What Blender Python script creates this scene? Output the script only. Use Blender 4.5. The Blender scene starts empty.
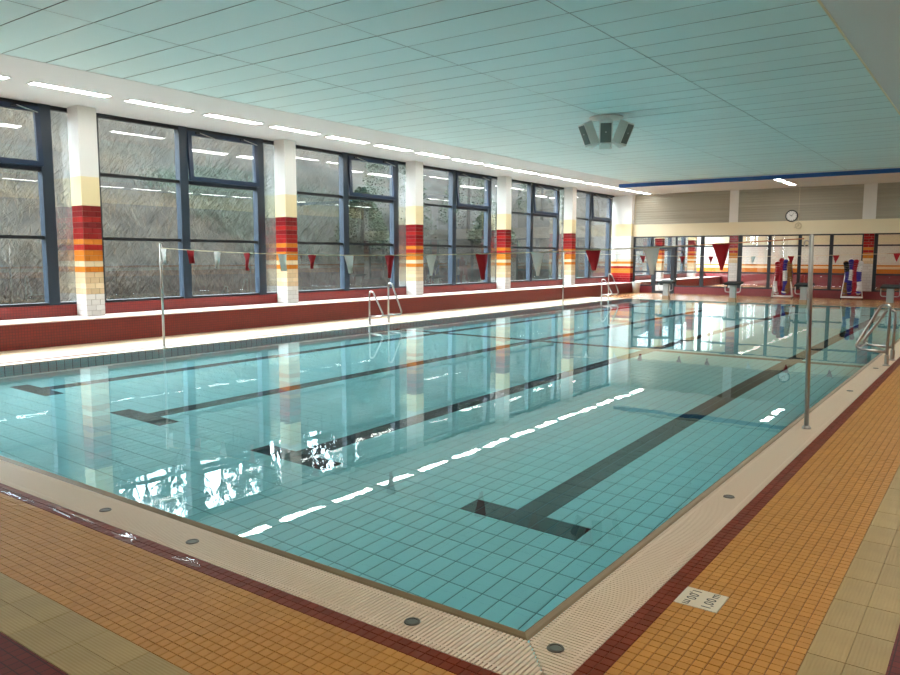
import bpy, math, random
from mathutils import Vector, Matrix, noise

R = math.radians
random.seed(7)
scene = bpy.context.scene
C = scene.collection

# ------------------------------------------------------------------ camera
F_PX, CAM_H = 755.58, 1.5974
YAW, PITCH, ROLL = R(35.997), R(-6.1007), R(0.1037)
fw = Vector((-math.sin(YAW) * math.cos(PITCH), math.cos(YAW) * math.cos(PITCH), math.sin(PITCH)))
rt = Vector((math.cos(YAW), math.sin(YAW), 0))
up = rt.cross(fw)
cr, sr = math.cos(ROLL), math.sin(ROLL)
rt, up = cr * rt + sr * up, -sr * rt + cr * up
cam_data = bpy.data.cameras.new('camera')
cam_data.sensor_width = 36.0
cam_data.lens = 36.0 * F_PX / 900.0
cam_data.clip_start = 0.05
cam_data.clip_end = 400
cam = bpy.data.objects.new('camera', cam_data)
C.objects.link(cam)
cam.matrix_world = Matrix(((rt.x, up.x, -fw.x, 0), (rt.y, up.y, -fw.y, 0), (rt.z, up.z, -fw.z, CAM_H), (0, 0, 0, 1)))
scene.camera = cam


def project(x, y, z):
    d = Vector((x, y, z - CAM_H))
    w = d.dot(fw)
    if w < 0.05:
        return None
    return 450 + F_PX * d.dot(rt) / w, 337.5 - F_PX * d.dot(up) / w


# ------------------------------------------------------------------ sky, exposure
SKY = 24.0            # overcast daylight
LAMP = 22.0          # fluorescent strips
world = bpy.data.worlds.new('overcast_sky')
scene.world = world
world.use_nodes = True
bg = world.node_tree.nodes['Background']
bg.inputs[0].default_value = (0.80, 0.91, 1.0, 1)
bg.inputs[1].default_value = SKY
vs = scene.view_settings
vs.view_transform = 'Standard'
vs.look = 'None'
vs.gamma = 1.0
vs.use_curve_mapping = False
vs.exposure = 0.2
scene.cycles.sample_clamp_indirect = 40.0

# ------------------------------------------------------------------ material helpers
MATS = {}


def mat(name, col, rough=0.5, spec=0.5, metal=0.0, vary=0.0, noise_amt=0.0, noise_scale=6.0, bump=0.0, bump_scale=40.0, coat=0.0, emit=None):
    if name in MATS:
        return MATS[name]
    m = bpy.data.materials.new(name)
    m.use_nodes = True
    nt = m.node_tree
    b = nt.nodes['Principled BSDF']
    b.inputs['Base Color'].default_value = (*col, 1)
    b.inputs['Roughness'].default_value = rough
    b.inputs['Specular IOR Level'].default_value = spec
    b.inputs['Metallic'].default_value = metal
    b.inputs['Coat Weight'].default_value = coat
    b.inputs['Coat Roughness'].default_value = 0.08
    if emit:
        b.inputs['Emission Color'].default_value = (*emit[0], 1)
        b.inputs['Emission Strength'].default_value = emit[1]
    src = None
    if vary or noise_amt:
        hsv = nt.nodes.new('ShaderNodeHueSaturation')
        hsv.inputs['Color'].default_value = (*col, 1)
        val = None
        if vary:
            g = nt.nodes.new('ShaderNodeNewGeometry')
            oi = nt.nodes.new('ShaderNodeObjectInfo')
            ad = nt.nodes.new('ShaderNodeMath'); ad.operation = 'ADD'
            nt.links.new(g.outputs['Random Per Island'], ad.inputs[0])
            nt.links.new(oi.outputs['Random'], ad.inputs[1])
            fr = nt.nodes.new('ShaderNodeMath'); fr.operation = 'FRACT'
            nt.links.new(ad.outputs[0], fr.inputs[0])
            mr = nt.nodes.new('ShaderNodeMapRange')
            mr.inputs['To Min'].default_value = 1 - vary
            mr.inputs['To Max'].default_value = 1 + vary
            nt.links.new(fr.outputs[0], mr.inputs['Value'])
            val = mr.outputs[0]
        if noise_amt:
            tc = nt.nodes.new('ShaderNodeTexCoord')
            nz = nt.nodes.new('ShaderNodeTexNoise')
            nz.inputs['Scale'].default_value = noise_scale
            nz.inputs['Detail'].default_value = 6
            nt.links.new(tc.outputs['Object'], nz.inputs['Vector'])
            mr2 = nt.nodes.new('ShaderNodeMapRange')
            mr2.inputs['From Min'].default_value = 0.25
            mr2.inputs['From Max'].default_value = 0.75
            mr2.inputs['To Min'].default_value = 1 - noise_amt
            mr2.inputs['To Max'].default_value = 1 + noise_amt
            nt.links.new(nz.outputs['Fac'], mr2.inputs['Value'])
            if val is None:
                val = mr2.outputs[0]
            else:
                mu = nt.nodes.new('ShaderNodeMath'); mu.operation = 'MULTIPLY'
                nt.links.new(val, mu.inputs[0]); nt.links.new(mr2.outputs[0], mu.inputs[1])
                val = mu.outputs[0]
        nt.links.new(val, hsv.inputs['Value'])
        nt.links.new(hsv.outputs[0], b.inputs['Base Color'])
    if bump:
        tc = nt.nodes.new('ShaderNodeTexCoord')
        nz = nt.nodes.new('ShaderNodeTexNoise')
        nz.inputs['Scale'].default_value = bump_scale
        nt.links.new(tc.outputs['Object'], nz.inputs['Vector'])
        bp = nt.nodes.new('ShaderNodeBump')
        bp.inputs['Strength'].default_value = bump
        bp.inputs['Distance'].default_value = 0.01
        nt.links.new(nz.outputs['Fac'], bp.inputs['Height'])
        nt.links.new(bp.outputs[0], b.inputs['Normal'])
    MATS[name] = m
    return m


def grid_mat(name, colA, colB, grout, w, h, mortar=0.004, rough=0.25, offset=0.0, axes='xy', spec=0.5, shift=(0, 0), coat=0.0):
    """tiled surface seen from afar: a tile grid in metres"""
    m = bpy.data.materials.new(name)
    m.use_nodes = True
    nt = m.node_tree
    b = nt.nodes['Principled BSDF']
    b.inputs['Roughness'].default_value = rough
    b.inputs['Specular IOR Level'].default_value = spec
    b.inputs['Coat Weight'].default_value = coat
    b.inputs['Coat Roughness'].default_value = 0.06
    tc = nt.nodes.new('ShaderNodeTexCoord')
    sp = nt.nodes.new('ShaderNodeSeparateXYZ')
    nt.links.new(tc.outputs['Object'], sp.inputs[0])
    cb = nt.nodes.new('ShaderNodeCombineXYZ')
    for i, a in enumerate(axes):
        ad = nt.nodes.new('ShaderNodeMath'); ad.operation = 'ADD'
        ad.inputs[1].default_value = shift[i] + 100 * (w, h)[i]
        nt.links.new(sp.outputs['xyz'.index(a)], ad.inputs[0])
        nt.links.new(ad.outputs[0], cb.inputs[i])
    br = nt.nodes.new('ShaderNodeTexBrick')
    br.offset = offset
    br.inputs['Color1'].default_value = (*colA, 1)
    br.inputs['Color2'].default_value = (*colB, 1)
    br.inputs['Mortar'].default_value = (*grout, 1)
    br.inputs['Scale'].default_value = 1.0
    br.inputs['Mortar Size'].default_value = mortar
    br.inputs['Brick Width'].default_value = w
    br.inputs['Row Height'].default_value = h
    nt.links.new(cb.outputs[0], br.inputs['Vector'])
    nt.links.new(br.outputs['Color'], b.inputs['Base Color'])
    bp = nt.nodes.new('ShaderNodeBump')
    bp.inputs['Strength'].default_value = 0.25
    bp.inputs['Distance'].default_value = 0.002
    bp.invert = True
    nt.links.new(br.outputs['Fac'], bp.inputs['Height'])
    nt.links.new(bp.outputs[0], b.inputs['Normal'])
    MATS[name] = m
    return m


def schlick_film(name, r0, tint=(1, 1, 1), rough=0.0, bump=0.0):
    """clear sheet: mirror reflection by Schlick, otherwise straight through"""
    m = bpy.data.materials.new(name)
    m.use_nodes = True
    nt = m.node_tree
    nt.nodes.remove(nt.nodes['Principled BSDF'])
    out = nt.nodes['Material Output']
    g = nt.nodes.new('ShaderNodeNewGeometry')
    dp = nt.nodes.new('ShaderNodeVectorMath'); dp.operation = 'DOT_PRODUCT'
    nt.links.new(g.outputs['Incoming'], dp.inputs[0]); nt.links.new(g.outputs['Normal'], dp.inputs[1])
    ab = nt.nodes.new('ShaderNodeMath'); ab.operation = 'ABSOLUTE'
    nt.links.new(dp.outputs['Value'], ab.inputs[0])
    su = nt.nodes.new('ShaderNodeMath'); su.operation = 'SUBTRACT'; su.inputs[0].default_value = 1.0
    nt.links.new(ab.outputs[0], su.inputs[1])
    pw = nt.nodes.new('ShaderNodeMath'); pw.operation = 'POWER'; pw.inputs[1].default_value = 5.0
    nt.links.new(su.outputs[0], pw.inputs[0])
    ma = nt.nodes.new('ShaderNodeMath'); ma.operation = 'MULTIPLY_ADD'
    ma.inputs[1].default_value = 1 - r0; ma.inputs[2].default_value = r0
    nt.links.new(pw.outputs[0], ma.inputs[0])
    tr = nt.nodes.new('ShaderNodeBsdfTransparent'); tr.inputs[0].default_value = (*tint, 1)
    gl = nt.nodes.new('ShaderNodeBsdfGlossy'); gl.inputs['Roughness'].default_value = rough
    mx = nt.nodes.new('ShaderNodeMixShader')
    nt.links.new(ma.outputs[0], mx.inputs[0])
    nt.links.new(tr.outputs[0], mx.inputs[1]); nt.links.new(gl.outputs[0], mx.inputs[2])
    nt.links.new(mx.outputs[0], out.inputs['Surface'])
    MATS[name] = m
    return m


def water_mat():
    m = bpy.data.materials.new('pool_water')
    m.use_nodes = True
    nt = m.node_tree
    nt.nodes.remove(nt.nodes['Principled BSDF'])
    out = nt.nodes['Material Output']
    gl = nt.nodes.new('ShaderNodeBsdfGlass')
    gl.inputs['Color'].default_value = (0.93, 1.0, 1.0, 1)
    gl.inputs['Roughness'].default_value = 0.0
    gl.inputs['IOR'].default_value = 1.333
    tc = nt.nodes.new('ShaderNodeTexCoord')
    mp = nt.nodes.new('ShaderNodeMapping')
    mp.inputs['Scale'].default_value = (1.0, 0.8, 1.0)
    nt.links.new(tc.outputs['Object'], mp.inputs['Vector'])
    n1 = nt.nodes.new('ShaderNodeTexNoise')
    n1.inputs['Scale'].default_value = 2.2
    n1.inputs['Detail'].default_value = 3.0
    n1.inputs['Roughness'].default_value = 0.45
    nt.links.new(mp.outputs[0], n1.inputs['Vector'])
    bp = nt.nodes.new('ShaderNodeBump')
    bp.inputs['Strength'].default_value = 1.0
    bp.inputs['Distance'].default_value = 0.0007
    nt.links.new(n1.outputs['Fac'], bp.inputs['Height'])
    nt.links.new(bp.outputs[0], gl.inputs['Normal'])
    nt.links.new(gl.outputs[0], out.inputs['Surface'])
    MATS['pool_water'] = m
    return m


# colours
mat('plaster', (0.74, 0.74, 0.70), 0.7, 0.3, noise_amt=0.02, noise_scale=2)
mat('soffit_white', (0.69, 0.69, 0.68), 0.6, 0.3)
mat('ceiling_aqua', (0.66, 0.84, 0.83), 0.45, 0.4, vary=0.02)
mat('ceiling_void', (0.33, 0.38, 0.37), 0.8, 0.1)
mat('cream', (0.80, 0.71, 0.50), 0.55, 0.4, noise_amt=0.02, noise_scale=1.5)
mat('cream_yellow', (0.80, 0.67, 0.40), 0.5, 0.4)
mat('cream_pale', (0.77, 0.75, 0.71), 0.5, 0.4)
mat('louvre', (0.42, 0.39, 0.31), 0.6, 0.3, vary=0.06)
mat('blue_paint', (0.01, 0.09, 0.33), 0.35, 0.5)
mat('frame_blue', (0.022, 0.036, 0.055), 0.35, 0.5)
mat('frame_dark', (0.010, 0.013, 0.018), 0.4, 0.5)
mat('sash_blue', (0.010, 0.026, 0.062), 0.3, 0.5)
mat('steel', (0.47, 0.46, 0.44), 0.28, 0.5, metal=1.0)
mat('steel_dull', (0.50, 0.49, 0.46), 0.38, 0.5, metal=1.0)
mat('tile_orange', (0.54, 0.250, 0.058), 0.42, 0.15, vary=0.055, noise_amt=0.05, noise_scale=3)
mat('tile_maroon', (0.20, 0.040, 0.018), 0.4, 0.10, vary=0.12)
mat('grout_dark', (0.20, 0.098, 0.042), 0.85, 0.2, noise_amt=0.2, noise_scale=8)
mat('tile_aqua', (0.38, 0.80, 0.83), 0.35, 0.4, vary=0.03)
mat('tile_black', (0.008, 0.035, 0.037), 0.35, 0.4, vary=0.1)
mat('grout_pool', (0.08, 0.24, 0.25), 0.8, 0.2)
mat('rim_tan', (0.26, 0.19, 0.105), 0.4, 0.25, noise_amt=0.08, noise_scale=9)
mat('grate_ivory', (0.80, 0.63, 0.47), 0.45, 0.4)
mat('channel_dark', (0.05, 0.04, 0.03), 0.8, 0.2)
mat('socket_dark', (0.16, 0.15, 0.12), 0.4, 0.5, metal=0.6)
mat('socket_cap', (0.17, 0.18, 0.15), 0.4, 0.5, metal=0.3)
mat('rubber', (0.02, 0.02, 0.02), 0.7, 0.3)
mat('white_paint', (0.80, 0.79, 0.76), 0.4, 0.5)
mat('sign_ivory', (0.74, 0.66, 0.50), 0.4, 0.5)
mat('ink', (0.05, 0.055, 0.05), 0.6, 0.3)
mat('flag_red', (0.42, 0.012, 0.02), 0.6, 0.3)
mat('flag_white', (0.80, 0.80, 0.77), 0.6, 0.3)
mat('cord_cream', (0.66, 0.58, 0.40), 0.7, 0.2)
mat('cord_red', (0.42, 0.18, 0.09), 0.7, 0.2)
mat('float_red', (0.40, 0.012, 0.025), 0.4, 0.5)
mat('float_blue', (0.04, 0.03, 0.30), 0.4, 0.5)
mat('float_white', (0.80, 0.78, 0.76), 0.4, 0.5)
mat('float_brown', (0.28, 0.13, 0.035), 0.5, 0.4)
mat('speaker_grey', (0.80, 0.82, 0.78), 0.5, 0.4)
mat('speaker_grille', (0.17, 0.20, 0.19), 0.7, 0.3)
mat('block_grey', (0.45, 0.43, 0.40), 0.5, 0.4)
mat('block_top', (0.03, 0.035, 0.035), 0.75, 0.3)
mat('post_tan', (0.42, 0.28, 0.16), 0.5, 0.4)
mat('bin_white', (0.72, 0.72, 0.70), 0.4, 0.5)
mat('lamp_diffuser', (0.9, 0.9, 0.9), 0.5, 0.2, emit=((1.0, 0.98, 0.94), LAMP))
for nm, c in dict(t_red=(0.38, 0.022, 0.018), t_dkred=(0.21, 0.013, 0.015), t_red2=(0.31, 0.018, 0.018), t_orange=(0.62, 0.20, 0.025),
                  t_cream=(0.78, 0.62, 0.40), t_tan=(0.70, 0.52, 0.32), t_white=(0.72, 0.69, 0.65)).items():
    mat(nm, c, 0.16, 0.5, vary=0.06)
mat('bench_slab', (0.80, 0.68, 0.63), 0.3, 0.5)
mat('wall_head', (0.90, 0.74, 0.38), 0.5, 0.3)
mat('t_grout', (0.36, 0.28, 0.22), 0.8, 0.2)
grid_mat('bench_mosaic', (0.27, 0.026, 0.018), (0.23, 0.022, 0.018), (0.12, 0.02, 0.018), 0.05, 0.05, 0.004, 0.35, axes='yz', shift=(0, 0.045))
grid_mat('bench_top', (0.27, 0.030, 0.022), (0.23, 0.026, 0.022), (0.12, 0.02, 0.018), 0.05, 0.05, 0.004, 0.20, axes='xy')
grid_mat('far_mosaic', (0.26, 0.024, 0.030), (0.22, 0.02, 0.028), (0.13, 0.02, 0.02), 0.05, 0.05, 0.004, 0.35, axes='xz')
grid_mat('deck_orange', (0.55, 0.27, 0.09), (0.49, 0.23, 0.075), (0.20, 0.10, 0.05), 0.05, 0.05, 0.0035, 0.22, axes='xy', shift=(0.04, 0.005))
grid_mat('deck_glare', (0.80, 0.62, 0.42), (0.76, 0.57, 0.37), (0.45, 0.30, 0.2), 0.05, 0.05, 0.003, 0.30, axes='xy', shift=(0.04, 0.005), spec=0.8)  # the orange deck tile, its colour lightened to stand in for glare
grid_mat('deck_maroon', (0.17, 0.030, 0.022), (0.14, 0.026, 0.022), (0.07, 0.02, 0.018), 0.05, 0.05, 0.003, 0.55, axes='xy', spec=0.15)
grid_mat('pool_wall', (0.38, 0.80, 0.83), (0.36, 0.77, 0.80), (0.06, 0.18, 0.19), 0.125, 0.25, 0.005, 0.35, axes='yz')
grid_mat('pool_wall_end', (0.38, 0.80, 0.83), (0.36, 0.77, 0.80), (0.08, 0.24, 0.25), 0.25, 0.125, 0.004, 0.35, axes='xz')
grid_mat('wall_tile', (0.78, 0.76, 0.70), (0.76, 0.74, 0.68), (0.55, 0.52, 0.46), 0.2, 0.105, 0.005, 0.2, offset=0.5, axes='xz')
grid_mat('wall_tile_y', (0.78, 0.76, 0.70), (0.76, 0.74, 0.68), (0.55, 0.52, 0.46), 0.2, 0.105, 0.005, 0.2, offset=0.5, axes='yz')
schlick_film('window_glass', 0.075, (0.96, 0.975, 0.97))
schlick_film('puddle_water', 0.05)
water_mat()
# ribbed slip-resistant tile: fine ribs as relief
mr_ = mat('tile_ribbed', (0.41, 0.285, 0.115), 0.5, 0.25, vary=0.08, noise_amt=0.08, noise_scale=5)
_nt = mr_.node_tree
_tc = _nt.nodes.new('ShaderNodeTexCoord')
_wv = _nt.nodes.new('ShaderNodeTexWave')
_wv.wave_type = 'BANDS'; _wv.bands_direction = 'X'
_wv.inputs['Scale'].default_value = 22.0
_nt.links.new(_tc.outputs['Object'], _wv.inputs['Vector'])
_bp = _nt.nodes.new('ShaderNodeBump'); _bp.inputs['Strength'].default_value = 0.35; _bp.inputs['Distance'].default_value = 0.002
_nt.links.new(_wv.outputs['Fac'], _bp.inputs['Height'])
_nt.links.new(_bp.outputs[0], _nt.nodes['Principled BSDF'].inputs['Normal'])


# ------------------------------------------------------------------ mesh helpers
class MB:
    """collects shapes of ONE object"""
    def __init__(self):
        self.v, self.f, self.mi, self.mats = [], [], [], []

    def slot(self, m):
        if m not in self.mats:
            self.mats.append(m)
        return self.mats.index(m)

    def box(self, x0, x1, y0, y1, z0, z1, m, bottom=True):
        i = len(self.v); s = self.slot(m)
        self.v += [(x0, y0, z0), (x1, y0, z0), (x1, y1, z0), (x0, y1, z0), (x0, y0, z1), (x1, y0, z1), (x1, y1, z1), (x0, y1, z1)]
        fs = [(4, 5, 6, 7), (0, 1, 5, 4), (1, 2, 6, 5), (2, 3, 7, 6), (3, 0, 4, 7)]
        if bottom:
            fs.append((3, 2, 1, 0))
        for f in fs:
            self.f.append(tuple(i + k for k in f)); self.mi.append(s)
        return self

    def quad(self, a, b, c, d, m):
        i = len(self.v); s = self.slot(m)
        self.v += [a, b, c, d]; self.f.append((i, i + 1, i + 2, i + 3)); self.mi.append(s)
        return self

    def prism(self, poly, axis, a0, a1, m):
        """extrude a 2-D polygon along axis ('x','y','z'); poly coordinates are the two other axes in order"""
        n = len(poly); i = len(self.v); s = self.slot(m)
        for a in (a0, a1):
            for p, q in poly:
                self.v.append({'x': (a, p, q), 'y': (p, a, q), 'z': (p, q, a)}[axis])
        self.f.append(tuple(i + k for k in range(n))[::-1]); self.mi.append(s)
        self.f.append(tuple(i + n + k for k in range(n))); self.mi.append(s)
        for k in range(n):
            self.f.append((i + k, i + (k + 1) % n, i + n + (k + 1) % n, i + n + k)); self.mi.append(s)
        return self

    def lathe(self, prof, m, c=(0, 0, 0), seg=20, mtx=None):
        """profile of (r, z) around z"""
        i = len(self.v); s = self.slot(m); n = len(prof)
        for k in range(seg):
            a = 2 * math.pi * k / seg
            for r, z in prof:
                p = Vector((r * math.cos(a), r * math.sin(a), z))
                if mtx is not None:
                    p = mtx @ p
                self.v.append((p.x + c[0], p.y + c[1], p.z + c[2]))
        for k in range(seg):
            k2 = (k + 1) % seg
            for j in range(n - 1):
                self.f.append((i + k * n + j, i + k2 * n + j, i + k2 * n + j + 1, i + k * n + j + 1)); self.mi.append(s)
        return self

    def tube(self, pts, r, m, seg=8, closed=False, radii=None):
        pts = [Vector(p) for p in pts]
        i = len(self.v); s = self.slot(m); n = len(pts)
        t0 = (pts[1] - pts[0]).normalized()
        ref = Vector((0, 0, 1)) if abs(t0.z) < 0.9 else Vector((0, 1, 0))
        u = t0.cross(ref).normalized()
        for k in range(n):
            if closed:
                t = (pts[(k + 1) % n] - pts[k - 1]).normalized()
            elif k == 0:
                t = t0
            elif k == n - 1:
                t = (pts[-1] - pts[-2]).normalized()
            else:
                t = (pts[k + 1] - pts[k - 1]).normalized()
            u = (u - t * u.dot(t)).normalized()
            w = t.cross(u)
            rr = radii[k] if radii else r
            for a in range(seg):
                an = 2 * math.pi * a / seg
                self.v.append(tuple(pts[k] + (u * math.cos(an) + w * math.sin(an)) * rr))
        rng = n if closed else n - 1
        for k in range(rng):
            k2 = (k + 1) % n
            for a in range(seg):
                a2 = (a + 1) % seg
                self.f.append((i + k * seg + a, i + k * seg + a2, i + k2 * seg + a2, i + k2 * seg + a)); self.mi.append(s)
        if not closed:
            self.f.append(tuple(i + a for a in range(seg))[::-1]); self.mi.append(s)
            self.f.append(tuple(i + (n - 1) * seg + a for a in range(seg))); self.mi.append(s)
        return self

    def mesh(self, name, smooth=False):
        me = bpy.data.meshes.new(name)
        me.from_pydata(self.v, [], self.f)
        for m in self.mats:
            me.materials.append(MATS[m])
        me.polygons.foreach_set('material_index', self.mi)
        if smooth:
            me.polygons.foreach_set('use_smooth', [True] * len(self.f))
        me.update()
        return me

    def build(self, name, parent=None, smooth=False, loc=None):
        return add(name, self.mesh(name, smooth), parent, loc)


def add(name, me, parent=None, loc=None, rotz=0.0):
    o = bpy.data.objects.new(name, me)
    C.objects.link(o)
    if parent is not None:
        o.parent = parent
    if loc is not None:
        o.location = loc
    if rotz:
        o.rotation_euler.z = rotz
    return o


def empty(name, loc=(0, 0, 0), rotz=0.0):
    o = add(name, None, None, loc, rotz)
    o.empty_display_size = 0.1
    return o


def tag(o, label, cat, group=None, kind=None):
    o['label'] = label
    o['category'] = cat
    if group:
        o['group'] = group
    if kind:
        o['kind'] = kind
    return o


def stuff(o):
    o['kind'] = 'stuff'
    return o


def copy_tree(o, parent=None):
    c = o.copy()
    C.objects.link(c)
    c.parent = parent
    for ch in list(o.children):
        copy_tree(ch, c)
    return c


def rounded(pts, r, n=5):
    pts = [Vector(p) for p in pts]
    out = [pts[0]]
    for k in range(1, len(pts) - 1):
        a, b, c = pts[k - 1], pts[k], pts[k + 1]
        d1 = (a - b); d2 = (c - b)
        rr = min(r, d1.length * 0.48, d2.length * 0.48)
        p1 = b + d1.normalized() * rr
        p2 = b + d2.normalized() * rr
        for j in range(n + 1):
            t = j / n
            out.append(p1 * (1 - t) ** 2 + b * 2 * t * (1 - t) + p2 * t ** 2)
    out.append(pts[-1])
    return out


# ------------------------------------------------------------------ key dimensions (metres)
PX0, PX1 = -11.65, -1.55        # pool, x
PY0, PY1 = 2.675, 27.675        # pool, y
H = 4.38                        # ceiling
XL = -14.55                     # window plane of the long side
XR = 1.0                        # opposite long wall
YN, YF, YB = -2.6, 32.9, 46.0   # end wall behind, end wall ahead, end of the adjoining hall
PITCH_Y = 5.02
COL_Y = [7.57 + PITCH_Y * k for k in range(-2, 8)]
RIM, GRATE, STRIPE = 0.04, 0.27, 0.10
BENCH_X, BENCH_Z = -13.5, 0.455
LANES = [-2.8, -5.3, -7.8, -10.3]

# ================================================================== STRUCTURE
# ---- floor slab with the pool opening
gx0, gx1 = PX0 - RIM - GRATE, PX1 + RIM + GRATE      # outer edge of the grates
gy0, gy1 = PY0 - RIM - GRATE - 0.02, PY1 + RIM + GRATE
fl = MB()
Z0 = -0.005
fl.box(XL - 0.3, XR, YN, gy0, -0.3, Z0, 'grout_dark')
fl.box(XL - 0.3, XR, gy1, YB, -0.3, Z0, 'grout_dark')
fl.box(XL - 0.3, gx0, gy0, gy1, -0.3, Z0, 'grout_dark')
fl.box(gx1, XR, gy0, gy1, -0.3, Z0, 'grout_dark')
floor = fl.build('floor')
tag(floor, 'tiled deck of orange mosaic with maroon and ribbed borders around the pool', 'floor', kind='structure')

# mosaic tiles: 5 cm pitch.  Nearest ones are single objects, the rest one joined part, far decks by material
T = 0.05


def unit_tile(name, w, d, m, h=0.006):
    b = MB(); e = 0.0012
    # slightly bevelled top
    x, y = w / 2, d / 2
    b.v = [(-x, -y, -h), (x, -y, -h), (x, y, -h), (-x, y, -h), (-x, -y, -e), (x, -y, -e), (x, y, -e), (-x, y, -e),
           (-x + e, -y + e, 0), (x - e, -y + e, 0), (x - e, y - e, 0), (-x + e, y - e, 0)]
    b.f = [(8, 9, 10, 11)] + [(k, (k + 1) % 4, (k + 1) % 4 + 4, k + 4) for k in range(4)] + [(k + 4, (k + 1) % 4 + 4, (k + 1) % 4 + 8, k + 8) for k in range(4)]
    b.slot(m); b.mi = [0] * len(b.f)
    return b.mesh(name)


SIGN = (-1.14, -0.94, 3.345, 3.545)
cells = []
gxr = gx1                      # -1.24
x_or0 = gxr + STRIPE           # -1.14
x_or1 = x_or0 + 12 * T         # -0.54
gyn = gy0                      # 2.345
y_or1 = gyn - STRIPE           # 2.245
y_or0 = y_or1 - 12 * T         # 1.645
NEAR_XMIN, RIGHT_YMAX = -9.0, 14.0
nx = int(round((x_or1 - NEAR_XMIN) / T))
for i in range(nx):
    x = x_or1 - T * (i + 0.5)
    for j in range(14):
        y = y_or0 + T * (j + 0.5)
        if x > gxr and y > gyn:
            continue
        mar = (x < x_or0 and y > y_or1)
        cells.append((x, y, mar))
for j in range(14, int((RIGHT_YMAX - y_or0) / T)):
    y = y_or0 + T * (j + 0.5)
    for i in range(14):
        x = x_or1 - T * (i + 0.5)
        cells.append((x, y, x < x_or0))
cells = [c for c in cells if not (SIGN[0] < c[0] < SIGN[1] and SIGN[2] < c[1] < SIGN[3])]


def in_view(x, y, z=0):
    p = project(x, y, z)
    return p is not None and -5 < p[0] < 905 and -5 < p[1] < 680


cells.sort(key=lambda c: (not in_view(c[0], c[1]), c[0] ** 2 + c[1] ** 2))
N_SINGLE = 296
me_o = unit_tile('tile', T - 0.004, T - 0.004, 'tile_orange')
me_m = unit_tile('tile', T - 0.004, T - 0.004, 'tile_maroon')
for x, y, mar in cells[:N_SINGLE]:
    add('tile', me_m if mar else me_o, floor, (x, y, random.uniform(-0.0006, 0.0004)))
rest = MB()
g = (T - 0.004) / 2
for x, y, mar in cells[N_SINGLE:]:
    dz = random.uniform(-0.0006, 0.0004)
    rest.box(x - g, x + g, y - g, y + g, -0.006, dz, 'tile_maroon' if mar else 'tile_orange', bottom=False)
stuff(rest.build('mosaic_tile_field', floor))
far = MB()
e = -0.0005
far.box(x_or0, x_or1, RIGHT_YMAX, YF, -0.02, e, 'deck_orange')                   # long deck, further on
far.box(gxr, x_or0, RIGHT_YMAX, gy1, -0.02, e, 'deck_maroon')
far.box(BENCH_X, NEAR_XMIN, y_or0, y_or1, -0.02, e, 'deck_orange')             # near deck, beyond the single tiles
far.box(gx0, NEAR_XMIN, y_or1, gyn, -0.02, e, 'deck_maroon')
far.box(BENCH_X, gx0 - STRIPE, y_or1, gy1, -0.02, e, 'deck_glare')            # window side deck, daylight glare painted into its tile colour
far.box(gx0 - STRIPE, gx0, y_or1, gy1, -0.02, e, 'deck_maroon')
far.box(BENCH_X, x_or0, gy1, YF, -0.02, e, 'deck_orange')                      # far deck
far.box(XL, XR, YN, 1.362, -0.02, e, 'deck_maroon')
far.box(BENCH_X - 0.9, BENCH_X, 1.362, 2.3, -0.02, e, 'deck_orange')
far.box(-0.262, XR, 1.362, YF, -0.02, e, 'deck_maroon')
far.box(XL, XR, YF, YB, -0.02, e, 'deck_orange')
stuff(far.build('distant_tile_field', floor))

# ribbed border tiles, each one a piece
me_r = unit_tile('ribbed_tile', 0.139, 0.301, 'tile_ribbed', 0.007)
y = 1.362 + 0.1515
k = 0
while y < YF - 0.2:
    for x in (x_or1 + 0.0705, x_or1 + 0.2105):
        add('ribbed_tile', me_r, floor, (x, y + 0.035, random.uniform(-0.0008, 0.0004)))
    y += 0.3035
x = x_or1 - 0.155
while x > -13.3:
    for yy in (y_or0 - 0.0705, y_or0 - 0.2105):
        o = add('ribbed_tile', me_r, floor, (x - 0.03, yy, random.uniform(-0.0008, 0.0004)), R(90))
    x -= 0.3035

# ---- pool basin: walls, floor tiles
def pool_z(y):
    if y < 13.8:
        return -1.0 - 0.2 * (y - PY0) / (13.8 - PY0)
    return -1.2 - 0.65 * (y - 13.8) / (PY1 - 13.8)


basin = MB()
basin.box(PX0 - 0.2, PX0, PY0 - 0.2, PY1 + 0.2, -2.2, -0.01, 'pool_wall')
basin.box(PX1, PX1 + 0.2, PY0 - 0.2, PY1 + 0.2, -2.2, -0.01, 'pool_wall')
basin.box(PX0, PX1, PY0 - 0.2, PY0, -2.2, -0.01, 'pool_wall_end')
basin.box(PX0, PX1, PY1, PY1 + 0.2, -2.2, -0.01, 'pool_wall_end')
for a, b_ in ((PY0, 13.8), (13.8, PY1)):
    basin.quad((PX0, a, pool_z(a) - 0.008), (PX1, a, pool_z(a) - 0.008), (PX1, b_, pool_z(b_) - 0.008), (PX0, b_, pool_z(b_) - 0.008), 'grout_pool')
pool = basin.build('swimming_pool')
tag(pool, 'large rectangular swimming pool basin lined with turquoise tiles and dark lane lines', 'pool', kind='structure')
TW, TD = 0.125, 0.25
ptiles = []
nxp, nyp = 81, 100
for i in range(nxp):
    xa = PX1 - TW * i
    xb = max(xa - TW, PX0)
    for j in range(nyp):
        ya = PY0 + TD * j
        xc, yc = (xa + xb) / 2, ya + TD / 2
        dark = False
        for lx in LANES:
            if abs(xc - lx) < 0.125 and 8 <= j <= 91:
                dark = True
            if abs(xc - lx) < 0.5 and j in (8, 91):
                dark = True
        if j == 44:
            dark = True
        if xa - xb > 0.02:
            ptiles.append((xa, xb, ya, ya + TD, dark))


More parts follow.
